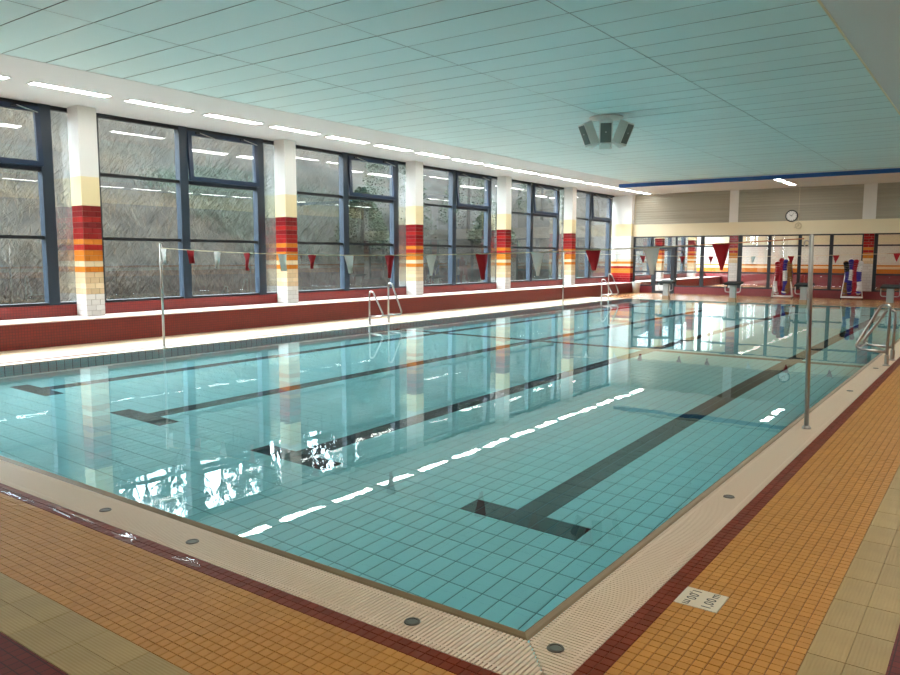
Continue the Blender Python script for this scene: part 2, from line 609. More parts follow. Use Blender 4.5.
def tile_seen(t):
    # where the water surface shows this tile (bent sight line)
    xc, yc = (t[0] + t[1]) / 2, (t[2] + t[3]) / 2
    d = math.hypot(xc, yc)
    k_ = 1 - 1.0 / d
    return in_view(xc * k_, yc * k_)


ptiles.sort(key=lambda t: (not tile_seen(t), t[0] ** 2 + t[2] ** 2))
me_a = unit_tile('tile', TW - 0.0075, TD - 0.0075, 'tile_aqua')
me_k = unit_tile('tile', TW - 0.0075, TD - 0.0075, 'tile_black')
sl = -math.atan2(0.2, 13.8 - PY0)
for xa, xb, ya, yb, dark in ptiles[:296]:
    if xa - xb < TW - 0.01:
        continue
    yc = (ya + yb) / 2
    o = add('tile', me_k if dark else me_a, pool, ((xa + xb) / 2, yc, pool_z(yc)))
    o.rotation_euler.x = sl
rest = MB()
gp = 0.00375
for xa, xb, ya, yb, dark in ptiles[296:]:
    za, zb = pool_z(ya), pool_z(yb)
    i = len(rest.v); s = rest.slot('tile_black' if dark else 'tile_aqua')
    x0, x1, y0, y1 = xb + gp, xa - gp, ya + gp, yb - gp
    rest.v += [(x0, y0, za), (x1, y0, za), (x1, y1, zb), (x0, y1, zb), (x0, y0, za - 0.01), (x1, y0, za - 0.01), (x1, y1, zb - 0.01), (x0, y1, zb - 0.01)]
    for f in ((0, 1, 2, 3), (0, 4, 5, 1), (1, 5, 6, 2), (2, 6, 7, 3), (3, 7, 4, 0)):
        rest.f.append(tuple(i + q for q in f)); rest.mi.append(s)
stuff(rest.build('pool_tile_field', pool))

# rim of the pool: four mitred lengths, rounded lip falling towards the grate
lip = [(0.0, -0.012), (0.0, 0.004), (0.006, 0.009), (0.014, 0.009), (0.030, 0.000), (0.040, -0.012), (0.040, -0.06), (0.0, -0.06)]


def rim_length(axis, side, lo, hi):
    b = MB(); s = b.slot('rim_tan'); n = len(lip)
    for end in (0, 1):
        for d, z in lip:
            if axis == 'y':
                x = (PX1 + d) if side > 0 else (PX0 - d)
                y = (lo - d) if end == 0 else (hi + d)
            else:
                y = (PY1 + d) if side > 0 else (PY0 - d)
                x = (lo - d) if end == 0 else (hi + d)
            b.v.append((x, y, z))
    for q in range(n):
        b.f.append((q, (q + 1) % n, n + (q + 1) % n, n + q)); b.mi.append(s)
    return b.build('pool_rim', pool)


rim_length('y', 1, PY0, PY1); rim_length('y', -1, PY0, PY1)
rim_length('x', 1, PX0, PX1); rim_length('x', -1, PX0, PX1)

# overflow channel with its grates: bars at right angles to the pool edge
GZ = -0.001


def grate(name, axis, side, label):
    b = MB()
    p = 0.021; w = 0.0135
    b2 = MB()
    if axis == 'x':      # runs along x, at the near (-1) or far (+1) end
        inner = PY1 + RIM if side > 0 else PY0 - RIM
        outer = gy1 if side > 0 else gy0
        x = gx0 + 0.004
        while x < gx1 - 0.004:
            lo, hi = inner, outer
            if x > PX1 + RIM:
                t_ = (x - PX1 - RIM) / (gx1 - PX1 - RIM); lo = inner + (outer - inner) * t_
            elif x < PX0 - RIM:
                t_ = (PX0 - RIM - x) / (PX0 - RIM - gx0); lo = inner + (outer - inner) * t_
            if abs(hi - lo) > 0.012:
                s_ = math.copysign(0.006, hi - lo)
                ya, yb = sorted((lo + s_, hi - s_ * 0.3))
                b.box(x, x + w, ya, yb, GZ - 0.012, GZ, 'grate_ivory', bottom=False)
            x += p
        for fr in (0.12, 0.85):
            yy = inner + (outer - inner) * fr
            b2.box(PX0 - RIM - 0.02, PX1 + RIM + 0.02, yy - 0.006, yy + 0.006, GZ - 0.03, GZ - 0.001, 'grate_ivory')
        ch = (gx0, gx1, *sorted((inner, outer)))
    else:
        inner = PX1 + RIM if side > 0 else PX0 - RIM
        outer = gx1 if side > 0 else gx0
        y = gy0 + 0.004
        while y < gy1 - 0.004:
            lo, hi = inner, outer
            if y > PY1 + RIM:
                t_ = (y - PY1 - RIM) / (gy1 - PY1 - RIM); lo = inner + (outer - inner) * t_
            elif y < PY0 - RIM:
                t_ = (PY0 - RIM - y) / (PY0 - RIM - gy0); lo = inner + (outer - inner) * t_
            if abs(hi - lo) > 0.012:
                s_ = math.copysign(0.006, hi - lo)
                xa, xb = sorted((lo + s_, hi - s_ * 0.3))
                b.box(xa, xb, y, y + w, GZ - 0.012, GZ, 'grate_ivory', bottom=False)
            y += p
        for fr in (0.12, 0.85):
            xx = inner + (outer - inner) * fr
            b2.box(xx - 0.006, xx + 0.006, PY0 - RIM - 0.02, PY1 + RIM + 0.02, GZ - 0.03, GZ - 0.001, 'grate_ivory')
        ch = (*sorted((inner, outer)), gy0, gy1)
    root = empty(name, ((ch[0] + ch[1]) / 2, (ch[2] + ch[3]) / 2, GZ))
    off = root.location
    for bb, nm in ((b, 'grate_bars'), (b2, 'support_rail')):
        bb.v = [(v[0] - off.x, v[1] - off.y, v[2] - off.z) for v in bb.v]
        o = bb.build(nm, root)
        if nm == 'grate_bars':
            stuff(o)
    tag(root, label, 'grate')


grate('overflow_grate', 'x', -1, 'ivory overflow grate along the shallow end of the pool, beside the puddles')
grate('overflow_grate', 'y', 1, 'ivory overflow grate along the long edge with the depth sign')
grate('overflow_grate', 'y', -1, 'ivory overflow grate along the window side of the pool')
grate('overflow_grate', 'x', 1, 'ivory overflow grate below the starting blocks')
chb = MB()
chb.box(gx0, gx1, gy0, PY0 - RIM, -0.12, -0.07, 'channel_dark'); chb.box(gx0, gx1, PY1 + RIM, gy1, -0.12, -0.07, 'channel_dark')
chb.box(gx0, PX0 - RIM, gy0, gy1, -0.12, -0.07, 'channel_dark'); chb.box(PX1 + RIM, gx1, gy0, gy1, -0.12, -0.07, 'channel_dark')
chb.build('overflow_channel', pool)

# water surface
wb = MB()
nxw, nyw = 8, 20
for j in range(nyw + 1):
    for i in range(nxw + 1):
        wb.v.append((PX0 + (PX1 - PX0) * i / nxw, PY0 + (PY1 - PY0) * j / nyw, 0.0))
s = wb.slot('pool_water')
for j in range(nyw):
    for i in range(nxw):
        a = j * (nxw + 1) + i
        wb.f.append((a, a + 1, a + nxw + 2, a + nxw + 1)); wb.mi.append(s)
water = wb.build('water_surface', None, smooth=True)
tag(water, 'calm clear turquoise pool water mirroring the windows', 'water', kind='structure')

# ---- ceiling with aqua panels
CX = [-1.8 - 2.4 * k for k in range(5)]          # -1.8 .. -11.4
CY0 = 5.1 - 0.6 * 12
CY1 = 27.6
cb = MB()
cb.box(XL - 0.4, XR + 0.2, YN - 0.2, YB + 0.2, H + 0.03, H + 0.25, 'ceiling_void')
cb.box(XL - 0.4, CX[-1] - 0.006, YN - 0.2, YB + 0.2, H, H + 0.06, 'soffit_white')
cb.box(CX[0] + 0.006, XR + 0.2, YN - 0.2, YB + 0.2, H, H + 0.06, 'soffit_white')
cb.box(CX[-1] - 0.006, CX[0] + 0.006, CY1, YB + 0.2, H, H + 0.06, 'soffit_white')
cb.box(CX[-1] - 0.006, CX[0] + 0.006, YN - 0.2, CY0, H, H + 0.06, 'soffit_white')
ceiling = cb.build('ceiling')
tag(ceiling, 'flat ceiling of pale aqua panels framed by white soffits', 'ceiling', kind='structure')
pb = MB()
pb.box(-1.194, 1.194, -0.292, 0.292, 0.001, 0.022, 'ceiling_void')
pb.quad((-1.194, 0.292, 0), (1.194, 0.292, 0), (1.194, -0.292, 0), (-1.194, -0.292, 0), 'ceiling_aqua')
# small bevelled edge frame
me_p = pb.mesh('panel')
yy = CY0
while yy + 0.6 <= CY1 + 0.01:
    for i in range(4):
        add('panel', me_p, ceiling, (CX[i] - 1.2, yy + 0.3, H + random.uniform(0.001, 0.003)))
    yy += 0.6
tb = MB().box(CX[0] - 0.004, CX[0] + 0.02, CY0, CY1, H - 0.012, H + 0.01, 'cream')
tag(tb.build('trim_1'), 'thin cream edge strip along the ceiling panels over the long deck', 'trim', kind='structure')

# ---- long side: window bays, pillars, wall strips
sides = MB()
sides.box(XL - 0.35, XL - 0.05, YN, YB, -0.3, 0.665, 'plaster')          # parapet below the glass
wall_left = sides.build('wall_left')
tag(wall_left, 'low parapet below the row of tall windows', 'wall', kind='structure')

WZ = [0.665, 1.942, 3.205, H]


def window_bay(n, y0):
    """y0 = pillar face; bay from the thin post to the next bay's post"""
    ya = y0 + 0.61                      # thin post
    ym = y0 + 2.52                      # broad mullion
    yv = y0 + 4.62                      # broad mullion beside the narrow light
    ye = ya + PITCH_Y
    root = empty('window_%d' % n, (XL, ya, WZ[0]))
    off = Vector((XL, ya, WZ[0]))

    def part(nm, x0, x1, a, b_, z0, z1, m, parent=root):
        o_ = off if parent is root else off
        return MB().box(x0 - o_.x, x1 - o_.x, a - o_.y, b_ - o_.y, z0 - o_.z, z1 - o_.z, m).build(nm, parent)
    part('post', XL - 0.06, XL + 0.05, ya - 0.03, ya + 0.03, WZ[0], H, 'frame_dark')
    part('mullion', XL - 0.07, XL + 0.09, ym - 0.10, ym + 0.10, WZ[0], H, 'frame_blue')
    part('mullion', XL - 0.07, XL + 0.09, yv - 0.105, yv + 0.105, WZ[0], H, 'frame_blue')
    part('sill_rail', XL - 0.07, XL + 0.07, ya + 0.03, ye - 0.03, WZ[0], WZ[0] + 0.055, 'frame_dark')
    part('head_rail', XL - 0.06, XL + 0.06, ya + 0.03, ye - 0.03, H - 0.07, H, 'frame_dark')
    cols = [(ya + 0.03, ym - 0.10), (ym + 0.10, yv - 0.105)]
    for ci, (a, b_) in enumerate(cols):
        for r_ in range(3):
            z0, z1 = WZ[r_] + (0.055 if r_ == 0 else 0.025), WZ[r_ + 1] - (0.07 if r_ == 2 else 0.025)
            if ci == 1 and r_ == 2:
                # top-hung vent sash, tilted a little into the hall at its foot
                hz = z1
                sash = empty('vent_sash', (0.05, a - off.y, hz - off.z)); sash.parent = root
                hh = hz - z0; ww = b_ - a
                fb = MB()
                t_ = 0.095
                fb.box(0, 0.06, 0.0, t_, -hh, 0, 'sash_blue'); fb.box(0, 0.06, ww - t_, ww, -hh, 0, 'sash_blue')
                fb.box(0, 0.06, t_, ww - t_, -hh, -hh + t_, 'sash_blue'); fb.box(0, 0.06, t_, ww - t_, -t_, 0, 'sash_blue')
                fb.build('sash_frame', sash)
                MB().box(0.025, 0.033, t_, ww - t_, -hh + t_, -t_, 'window_glass').build('pane', sash)
                sash.rotation_euler.y = R(-3.5)
                for yy_ in (0.28, ww - 0.42):
                    ab = MB()
                    ab.tube([(0.09, yy_, -0.03), (0.16, yy_ + 0.34, -0.13)], 0.011, 'steel_dull', 6)
                    ab.box(0.05, 0.10, yy_ - 0.08, yy_ + 0.08, -0.06, -0.02, 'frame_dark')
                    ab.build('stay_arm', sash)
                continue
            MB().box(XL - 0.006 - off.x, XL + 0.002 - off.x, a - off.y, b_ - off.y, z0 - off.z, z1 - off.z, 'window_glass').build('pane', root)
        for zz in WZ[1:3]:
            hgt = 0.03 if not (ci == 1 and zz == WZ[2]) else 0.045
            part('transom', XL - 0.05, XL + 0.05, a, b_, zz - hgt, zz + hgt, 'frame_dark')
    MB().box(XL - 0.006 - off.x, XL + 0.002 - off.x, yv + 0.105 - off.y, ye - 0.03 - off.y, 0.055, H - 0.07 - off.z, 'window_glass').build('pane', root)
    tag(root, ['tall blue framed window bay at the shallow end, before the first widely striped pillar',
               'tall blue framed window bay, first full bay with an open vent',
               'tall blue framed window bay behind the pool ladder with evergreens outside',
               'tall blue framed window bay fourth along the bench',
               'tall blue framed window bay beside the flag pole of the far pennant line',
               'last tall blue framed window bay beside the white tiled pier',
               'tall blue framed window bay in the adjoining hall near the glass door',
               'tall blue framed window bay at the end of the adjoining hall',
               'tall blue framed window bay next to the banded end wall of the shallow end'][n - 1], 'window', 'tall window bays along the bench', 'structure')


names = {0: 9, 1: 1, 2: 2, 3: 3, 4: 4, 5: 5, 6: 6, 7: 7, 8: 8}
for k in range(9):
    window_bay(names[k], COL_Y[k])

COURSES = ['t_dkred', 't_dkred', 't_red', 't_dkred', 't_red2', 't_red2', 't_orange', 't_red', 't_orange', 't_orange', 't_cream', 't_orange',
           't_tan', 't_tan', 't_cream', 't_tan', 't_white', 't_white', 't_white', 't_white']
CH = 0.1046
TOPZ = BENCH_Z + 20 * CH
tile_cache = {}


def pillar_tile(w, m, face):
    key = (round(w, 3), m, face)
    if key not in tile_cache:
        b = MB()
        if face == 'x':
            b.box(0.0, 0.008, -w / 2 + 0.0025, w / 2 - 0.0025, 0.0025, CH - 0.0025, m)
        else:
            b.box(-w / 2 + 0.0025, w / 2 - 0.0025, -0.008, 0.0, 0.0025, CH - 0.0025, m)
        tile_cache[key] = b.mesh('tile')
    return tile_cache[key]


def pillar(xa, xb, ya, yb, base, single, label, name='pillar', courses=COURSES, topz=TOPZ):
    root = MB()
    root.box(xa, xb, ya, yb, base, topz, 't_grout')
    root.box(xa - 0.004, xb + 0.006, ya - 0.006, yb + 0.004, topz, topz + 0.54, 'cream_yellow')
    root.box(xa - 0.004, xb + 0.006, ya - 0.006, yb + 0.004, topz + 0.54, H, 'cream_pale')
    o = root.build(name)
    tag(o, label, 'pillar', kind='structure')
    joined = MB()
    for c, m in enumerate(courses):
        z = topz - (c + 1) * CH
        if z < base - 0.02:
            break
        for face in ('x', 'y'):
            lo, hi = (ya, yb) if face == 'x' else (xa, xb)
            n = max(1, round((hi - lo) / 0.18)); w = (hi - lo) / n
            cuts = [lo + w * q for q in range(n + 1)] if c % 2 == 0 else [lo] + [lo + w * (q + 0.5) for q in range(n)] + [hi]
            for p0, p1 in zip(cuts[:-1], cuts[1:]):
                mid = (p0 + p1) / 2
                if single:
                    if face == 'x':
                        add('tile', pillar_tile(p1 - p0, m, 'x'), o, (xb, mid, z))
                    else:
                        add('tile', pillar_tile(p1 - p0, m, 'y'), o, (mid, ya, z))
                elif face == 'x':
                    joined.box(xb, xb + 0.008, p0 + 0.0025, p1 - 0.0025, z + 0.0025, z + CH - 0.0025, m)
                else:
                    joined.box(p0 + 0.0025, p1 - 0.0025, ya - 0.008, ya, z + 0.0025, z + CH - 0.0025, m)
        for face in ('-x', '+y'):       # backs
            if face == '-x':
                joined.box(xa - 0.008, xa, ya + 0.002, yb - 0.002, z + 0.0025, z + CH - 0.0025, m)
            else:
                joined.box(xa + 0.002, xb - 0.002, yb, yb + 0.008, z + 0.0025, z + CH - 0.0025, m)
    stuff(joined.build('tile_courses', o))
    return o


plabel = {1: 'striped tiled pillar close to the banded end wall of the shallow end', 2: 'striped tiled pillar beside the near flag pole, widest tile courses',
          3: 'striped tiled pillar with a white pennant hanging in front of it', 4: 'striped tiled pillar behind the first pool ladder',
          5: 'fourth striped tiled pillar along the bench', 6: 'striped tiled pillar behind the far flag pole',
          8: 'striped tiled pillar beyond the glass door in the adjoining hall', 9: 'last striped tiled pillar of the adjoining hall'}
for k in range(1, 10):
    if k == 7:
        continue
    pillar(-14.41, -14.05, COL_Y[k], COL_Y[k] + 0.35, BENCH_Z, k in (2, 3, 4), plabel[k])

# bench along the windows
def bench(y0, y1, label):
    root = MB()
    root.box(BENCH_X - 0.93, BENCH_X, y0, y1, 0.0, BENCH_Z - 0.022, 'bench_mosaic')
    o = root.build('tiled_bench')
    MB().box(BENCH_X - 0.93, BENCH_X + 0.012, y0, y1, BENCH_Z - 0.022, BENCH_Z, 'bench_slab').build('bench_seat', o)
    MB().box(XL - 0.02, BENCH_X - 0.935, y0, y1, 0.0, WZ[0] + 0.005, 'bench_mosaic').build('back_ledge', wall_left)
    tag(o, label, 'bench')


bench(YN + 0.02, YF - 0.215, 'long maroon mosaic tiled bench under the hall windows')
bench(YF + 0.14, YB - 0.02, 'maroon tiled bench under the windows of the adjoining hall')

# ---- far end wall
wf = MB()
YW = YF + 0.12
wf.box(-13.6, XR, YF, YW, 0.0, 0.30, 'far_mosaic')
wf.box(-13.62, XR, YF - 0.01, YW + 0.05, 2.515, 3.055, 'cream')
wf.box(-13.6, XR, YF + 0.05, YW, 3.055, H, 'cream')
wall_far = wf.build('wall_far')
tag(wall_far, 'far end wall with cream beam above the glazing and maroon tiled foot', 'wall', kind='structure')
# door opening: leave the maroon foot, door stands in front plane
for a, b_ in ((-9.39, -9.03), (-4.42, -3.97), (0.6, 0.98)):
    MB().box(a, b_, YF - 0.02, YF + 0.05, 3.055, H, 'cream_pale').build('wall_pier', wall_far)
FARC = ['t_dkred', 't_red2', 't_dkred', 't_red', 't_red2', 't_orange', 't_red', 't_orange', 't_orange', 't_cream', 't_tan', 't_white', 't_white', 't_white', 't_white', 't_white', 't_white', 't_white', 't_white', 't_white', 't_white', 't_white', 't_white', 't_white']
for (a, b_), lb in zip(((-9.33, -8.98), (-4.33, -3.97), (0.6, 0.98)), ('striped tiled wall pillar between the glass door and the clock', 'striped tiled wall pillar behind the second rope trolley', 'striped tiled wall pillar next to the long banded wall')):
    root = MB().box(a, b_, YF - 0.02, YW, 0.30, 2.515, 't_grout').build('pillar')
    tag(root, lb, 'pillar', kind='structure')
    j = MB()
    for c, m in enumerate(FARC):
        z1 = 2.51 - c * CH; z0 = z1 - CH
        if z0 < 0.29:
            break
        mid = (a + b_) / 2 + (0.09 if c % 2 else 0)
        for p0, p1 in ((a, mid), (mid, b_)):
            j.box(p0 + 0.003, p1 - 0.003, YF - 0.028, YF - 0.02, z0 + 0.0025, z1 - 0.0025, m)
            j.box(p0 + 0.003, p1 - 0.003, YW, YW + 0.008, z0 + 0.0025, z1 - 0.0025, m)
    stuff(j.build('tile_courses', root))

# louvred panels under the ceiling
me_s = {}
for (a, b_), lb in zip(((-13.55, -9.39), (-9.03, -4.42), (-3.97, 0.6)), ('grey-brown louvred panel under the ceiling next to the window corner', 'grey-brown louvred panel with the clock on its lower edge', 'grey-brown louvred panel beyond the second ceiling pier')):
    root = MB().box(0, b_ - a, 0.02, 0.05, 0, H - 3.055, 'louvre').build('louvre_panel', None, loc=(a, YF, 3.055))
    tag(root, lb, 'louvre', kind='structure')
    n = 13
    hh = (H - 3.055) / n
    sb = MB().prism([(0.02, 0.008), (-0.012, 0.0), (-0.012, hh - 0.02), (0.02, hh - 0.008)], 'x', 0.0, b_ - a, 'louvre').mesh('slat')
    for q in range(n):
        add('slat', sb, root, (0, 0, q * hh + 0.004))

# glazing of the far wall
FZ = [0.30, 0.95, 2.06, 2.515]


def far_window(n, posts, x0, x1, label, door=None):
    root = empty('window_%d' % n, (x0, YF + 0.04, FZ[0]))
    ox, oz = x0, FZ[0]

    def part(nm, a, b_, z0, z1, d0=-0.03, d1=0.04, m='frame_dark'):
        return MB().box(a - ox, b_ - ox, d0, d1, z0 - oz, z1 - oz, m).build(nm, root)
    part('sill_rail', x0, x1, FZ[0] - 0.005, FZ[0] + 0.055)
    part('head_rail', x0, x1, 2.46, 2.515)
    edges = []
    for a, b_ in posts:
        part('mullion', a, b_, FZ[0] + 0.055, 2.46)
    spans = [(posts[i][1], posts[i + 1][0]) for i in range(len(posts) - 1)]
    for a, b_ in spans:
        if door and a > door[0] - 0.05 and b_ < door[1] + 0.05:
            part('transom', a, b_, FZ[2] - 0.03, FZ[2] + 0.03)
            part('pane', a, b_, FZ[2] + 0.03, 2.46, 0.0, 0.008, 'window_glass')
            continue
        for zz in (FZ[1], FZ[2]):
            part('transom', a, b_, zz - 0.03, zz + 0.03)
        for z0, z1 in ((FZ[0] + 0.055, FZ[1] - 0.03), (FZ[1] + 0.03, FZ[2] - 0.03), (FZ[2] + 0.03, 2.46)):
            part('pane', a, b_, z0, z1, 0.0, 0.008, 'window_glass')
    tag(root, label, 'window', kind='structure')


far_window(10, [(-13.6, -13.52), (-12.73, -12.66), (-11.66, -11.58), (-10.56, -10.40), (-9.36, -9.30)], -13.6, -9.30, 'dark framed far glazing around the glass door', (-12.66, -11.66))
far_window(11, [(-8.98, -8.82), (-7.80, -7.68), (-6.65, -6.53), (-5.51, -5.38), (-4.38, -4.33)], -8.98, -4.33, 'dark framed far glazing behind the first rope trolley')
far_window(12, [(-3.97, -3.85), (-2.75, -2.63), (-1.55, -1.43), (-0.5, -0.38), (0.54, 0.60)], -3.97, 0.60, 'dark framed far glazing beyond the second striped wall pillar')
# door leaf
door = empty('door_1', (-12.66, YF - 0.02, 0.0))
db = MB()
dw = 1.0
db.box(0.0, 0.16, -0.03, 0.03, 0.0, 2.03, 'frame_dark'); db.box(dw - 0.16, dw, -0.03, 0.03, 0.0, 2.03, 'frame_dark')
db.box(0.16, dw - 0.16, -0.03, 0.03, 1.93, 2.03, 'frame_dark'); db.box(0.16, dw - 0.16, -0.03, 0.03, 0.0, 0.10, 'frame_dark')
db.box(0.16, dw - 0.16, -0.03, 0.03, 0.93, 1.0, 'frame_dark'); db.box(0.16, dw - 0.16, -0.03, 0.03, 0.36, 0.42, 'frame_dark')
db.build('door_frame', door)
for z0, z1 in ((1.0, 1.93), (0.42, 0.93)):
    MB().box(0.16, dw - 0.16, -0.004, 0.004, z0, z1, 'window_glass').build('pane', door)
MB().box(0.16, dw - 0.16, -0.02, 0.02, 0.10, 0.36, 'white_paint').build('kick_panel', door)
MB().tube(rounded([(0.08, -0.03, 1.02), (0.08, -0.08, 1.02), (0.20, -0.08, 1.02)], 0.02), 0.012, 'steel', 8).build('door_handle', door)
tag(door, 'dark framed glass door in the far glazing', 'door', kind='structure')

# white tiled pier closing the window side at the far wall
pr_ = pillar(-14.56, -13.64, YF - 0.20, YF + 0.1, 0.0, False, 'broad white tiled pier in the corner beside the last window', 'pillar',
             ['t_white'] * 10 + ['t_cream', 't_orange', 't_cream', 't_red2', 't_orange', 't_orange', 't_red', 't_red2', 't_dkred', 't_dkred', 't_dkred', 't_dkred', 't_dkred', 't_dkred'], TOPZ)

# ---- remaining shell: opposite long wall, end wall behind, adjoining hall end wall
def banded(b, axis, at0, at1, lo, hi):
    bands = [(0.0, 0.75, 'bench_mosaic'), (0.75, 0.98, 't_orange'), (0.98, 1.12, 't_cream'), (1.12, 1.20, 't_orange'), (1.20, 2.30, 'wall_tile'), (2.30, H, 'cream')]
    if axis == 'x':
        bands = bands[:-1] + [(2.30, 3.78, 'louvre'), (3.78, H, 'wall_head')]
    for z0, z1, m in bands:
        if axis == 'x':
            b.box(at0, at1, lo, hi, z0, z1, m.replace('wall_tile', 'wall_tile_y'))
        else:
            b.box(lo, hi, at0, at1, z0, z1, m.replace('bench_mosaic', 'far_mosaic'))


wr = MB(); banded(wr, 'x', XR, XR + 0.2, YN, YB)
tag(wr.build('wall_right'), 'long banded wall opposite the windows', 'wall', kind='structure')
wn = MB(); banded(wn, 'y', YN - 0.2, YN, XL - 0.4, XR + 0.2)
tag(wn.build('wall_near'), 'banded end wall behind the shallow end', 'wall', kind='structure')
wa = MB(); banded(wa, 'y', YB, YB + 0.2, XL - 0.4, XR + 0.2)
tag(wa.build('wall_back'), 'white, orange and maroon banded end wall of the adjoining hall', 'wall', kind='structure')

# blue rail across the ceiling
rb = MB().box(-12.1, XR - 0.02, 27.68, 27.76, H - 0.135, H - 0.001, 'blue_paint')
tag(rb.build('ceiling_rail'), 'long bright blue rail fixed across the ceiling before the far soffit', 'rail')

# ================================================================== LAMPS
def strip_light(x0, x1, y0, y1):
    t = empty('ceiling_light', ((x0 + x1) / 2, (y0 + y1) / 2, H - 0.001))
    w, l = (x1 - x0) / 2, (y1 - y0) / 2
    f = MB()
    f.box(-w, -w + 0.02, -l, l, -0.014, 0, 'white_paint'); f.box(w - 0.02, w, -l, l, -0.014, 0, 'white_paint')
    f.box(-w + 0.02, w - 0.02, -l, -l + 0.02, -0.014, 0, 'white_paint'); f.box(-w + 0.02, w - 0.02, l - 0.02, l, -0.014, 0, 'white_paint')
    f.build('frame', t)
    MB().box(-w + 0.02, w - 0.02, -l + 0.02, l - 0.02, -0.010, -0.002, 'lamp_diffuser').build('diffuser', t)
    return t


first = strip_light(-0.13, 0.13, -0.67, 0.67)
started = False
rows = []
ORD = ['nearest', 'second', 'third', 'fourth', 'fifth', 'sixth', 'seventh', 'eighth', 'ninth', 'tenth', 'eleventh', 'twelfth', 'thirteenth', 'fourteenth', 'fifteenth', 'sixteenth', 'seventeenth', 'eighteenth', 'nineteenth', 'twentieth', 'twenty-first']
ORD[0] = 'first'
for k in range(-5, 16):
    nth = ORD[15 - k]
    rows.append((-12.83, 6.82 + 1.673 * k, 'white strip light above the tall windows, %s from the end wall with the clock' % nth, 'strip lights above the windows'))
    rows.append((0.10, 6.82 + 1.673 * k, 'white strip light above the long deck, %s from the end wall with the clock' % nth, 'strip lights above the long deck'))
for yc, lb in ((29.25, 'white ceiling strip light in the far soffit, next to the blue rail'), (31.0, 'white ceiling strip light in the far soffit, nearer the clock wall')):
    rows.append((-6.68, yc, lb, 'strip lights in the far soffit'))
for yc in (35.0, 37.5, 40.0, 42.5):
    for xc in (-12.83, -7.0, -2.0):
        rows.append((xc, yc, 'white strip light on the ceiling of the adjoining hall', 'strip lights of the adjoining hall'))
for xc, yc, lb, gr in rows:
    o = first if not started else copy_tree(first)
    started = True
    o.location = (xc, yc, H - 0.001)
    tag(o, lb, 'ceiling light', gr)

# ================================================================== THINGS IN THE HALL
# speaker cluster
sp = empty('speaker_cluster', (-6.6, 14.4, H))
MB().lathe([(0, 0), (0.34, 0), (0.34, -0.02), (0.20, -0.05), (0.0, -0.05)], 'speaker_grey', seg=28).build('ceiling_plate', sp)
MB().lathe([(0.05, -0.05), (0.05, -0.46), (0.0, -0.46)], 'speaker_grey', seg=12).build('centre_post', sp)
az0 = math.atan2(-14.4, 6.6)
cabm = MB()
# cabinet: wedge, front face at +x
cabm.prism([(0.0, -0.07), (0.20, -0.13), (0.22, -0.13), (0.22, 0.13), (0.20, 0.13), (0.0, 0.07)], 'z', -0.23, 0.20, 'speaker_grey')
cab_me = cabm.mesh('cabinet')
gr_me = MB().box(0.221, 0.232, -0.105, 0.105, -0.205, 0.175, 'speaker_grille').mesh('grille')
lg_me = MB().lathe([(0, 0.004), (0.012, 0.003), (0.012, 0)], 'white_paint', seg=8, mtx=Matrix.Rotation(R(90), 3, 'Y')).mesh('badge')
for k in range(6):
    c = add('cabinet', cab_me, sp, (math.cos(az0 + k * R(60)) * 0.28, math.sin(az0 + k * R(60)) * 0.28, -0.27))
    c.rotation_euler = (0, R(24), az0 + k * R(60))
    add('grille', gr_me, c)
    add('badge', lg_me, c, (0.232, 0, 0.0))
tag(sp, 'grey cluster of angled loudspeakers hanging from the aqua ceiling', 'loudspeaker')

# clock on the end wall
ck = empty('wall_clock', (-6.93, YF - 0.055, 3.25))
rx = Matrix.Rotation(R(90), 3, 'X')
MB().lathe([(0, 0.0), (0.235, 0.0), (0.235, 0.05), (0.20, 0.06), (0.195, 0.045)], 'frame_dark', seg=32, mtx=rx).build('rim', ck)
MB().lathe([(0, 0.044), (0.197, 0.044)], 'flag_white', seg=32, mtx=rx).build('dial', ck)
for k in range(12):
    a = R(30 * k)
    d = Vector((math.sin(a), 0, math.cos(a))); n_ = Vector((d.z, 0, -d.x)) * 0.008
    p0, p1 = d * 0.155 + Vector((0, -0.047, 0)), d * 0.185 + Vector((0, -0.047, 0))
    MB().quad(tuple(p0 - n_), tuple(p0 + n_), tuple(p1 + n_), tuple(p1 - n_), 'ink').build('hour_mark', ck)
for L_, a, w in ((0.10, R(300), 0.010), (0.15, R(40), 0.007)):
    d = Vector((math.sin(a), 0, math.cos(a))); n_ = Vector((d.z, 0, -d.x)) * w
    q0 = -d * 0.02 + Vector((0, -0.05, 0)); q1 = d * L_ + Vector((0, -0.05, 0))
    MB().quad(tuple(q0 - n_), tuple(q0 + n_), tuple(q1 + n_ * 0.6), tuple(q1 - n_ * 0.6), 'ink').build('hand', ck)
tag(ck, 'round wall clock with dark rim and white dial on the far wall', 'clock')
al = empty('wall_bell', (-6.67, YF - 0.02, 2.86))
ring = [(0.11 * math.cos(a), -0.05, 0.11 * math.sin(a)) for a in [2 * math.pi * k / 20 for k in range(20)]]
MB().tube(ring, 0.022, 'cord_cream', 8, closed=True).build('ring', al)
MB().box(-0.03, 0.03, -0.04, 0.01, -0.03, 0.06, 'cord_cream').tube([(0, -0.03, 0.0), (-0.16, -0.04, -0.09)], 0.018, 'cord_cream', 6).build('bracket', al)
MB().tube([(0.0, -0.06, 0.10), (0.0, -0.06, H - 2.87)], 0.009, 'cord_cream', 6).build('cable', al)
tag(al, 'small cream ring shaped bell on the beam below the clock', 'bell')

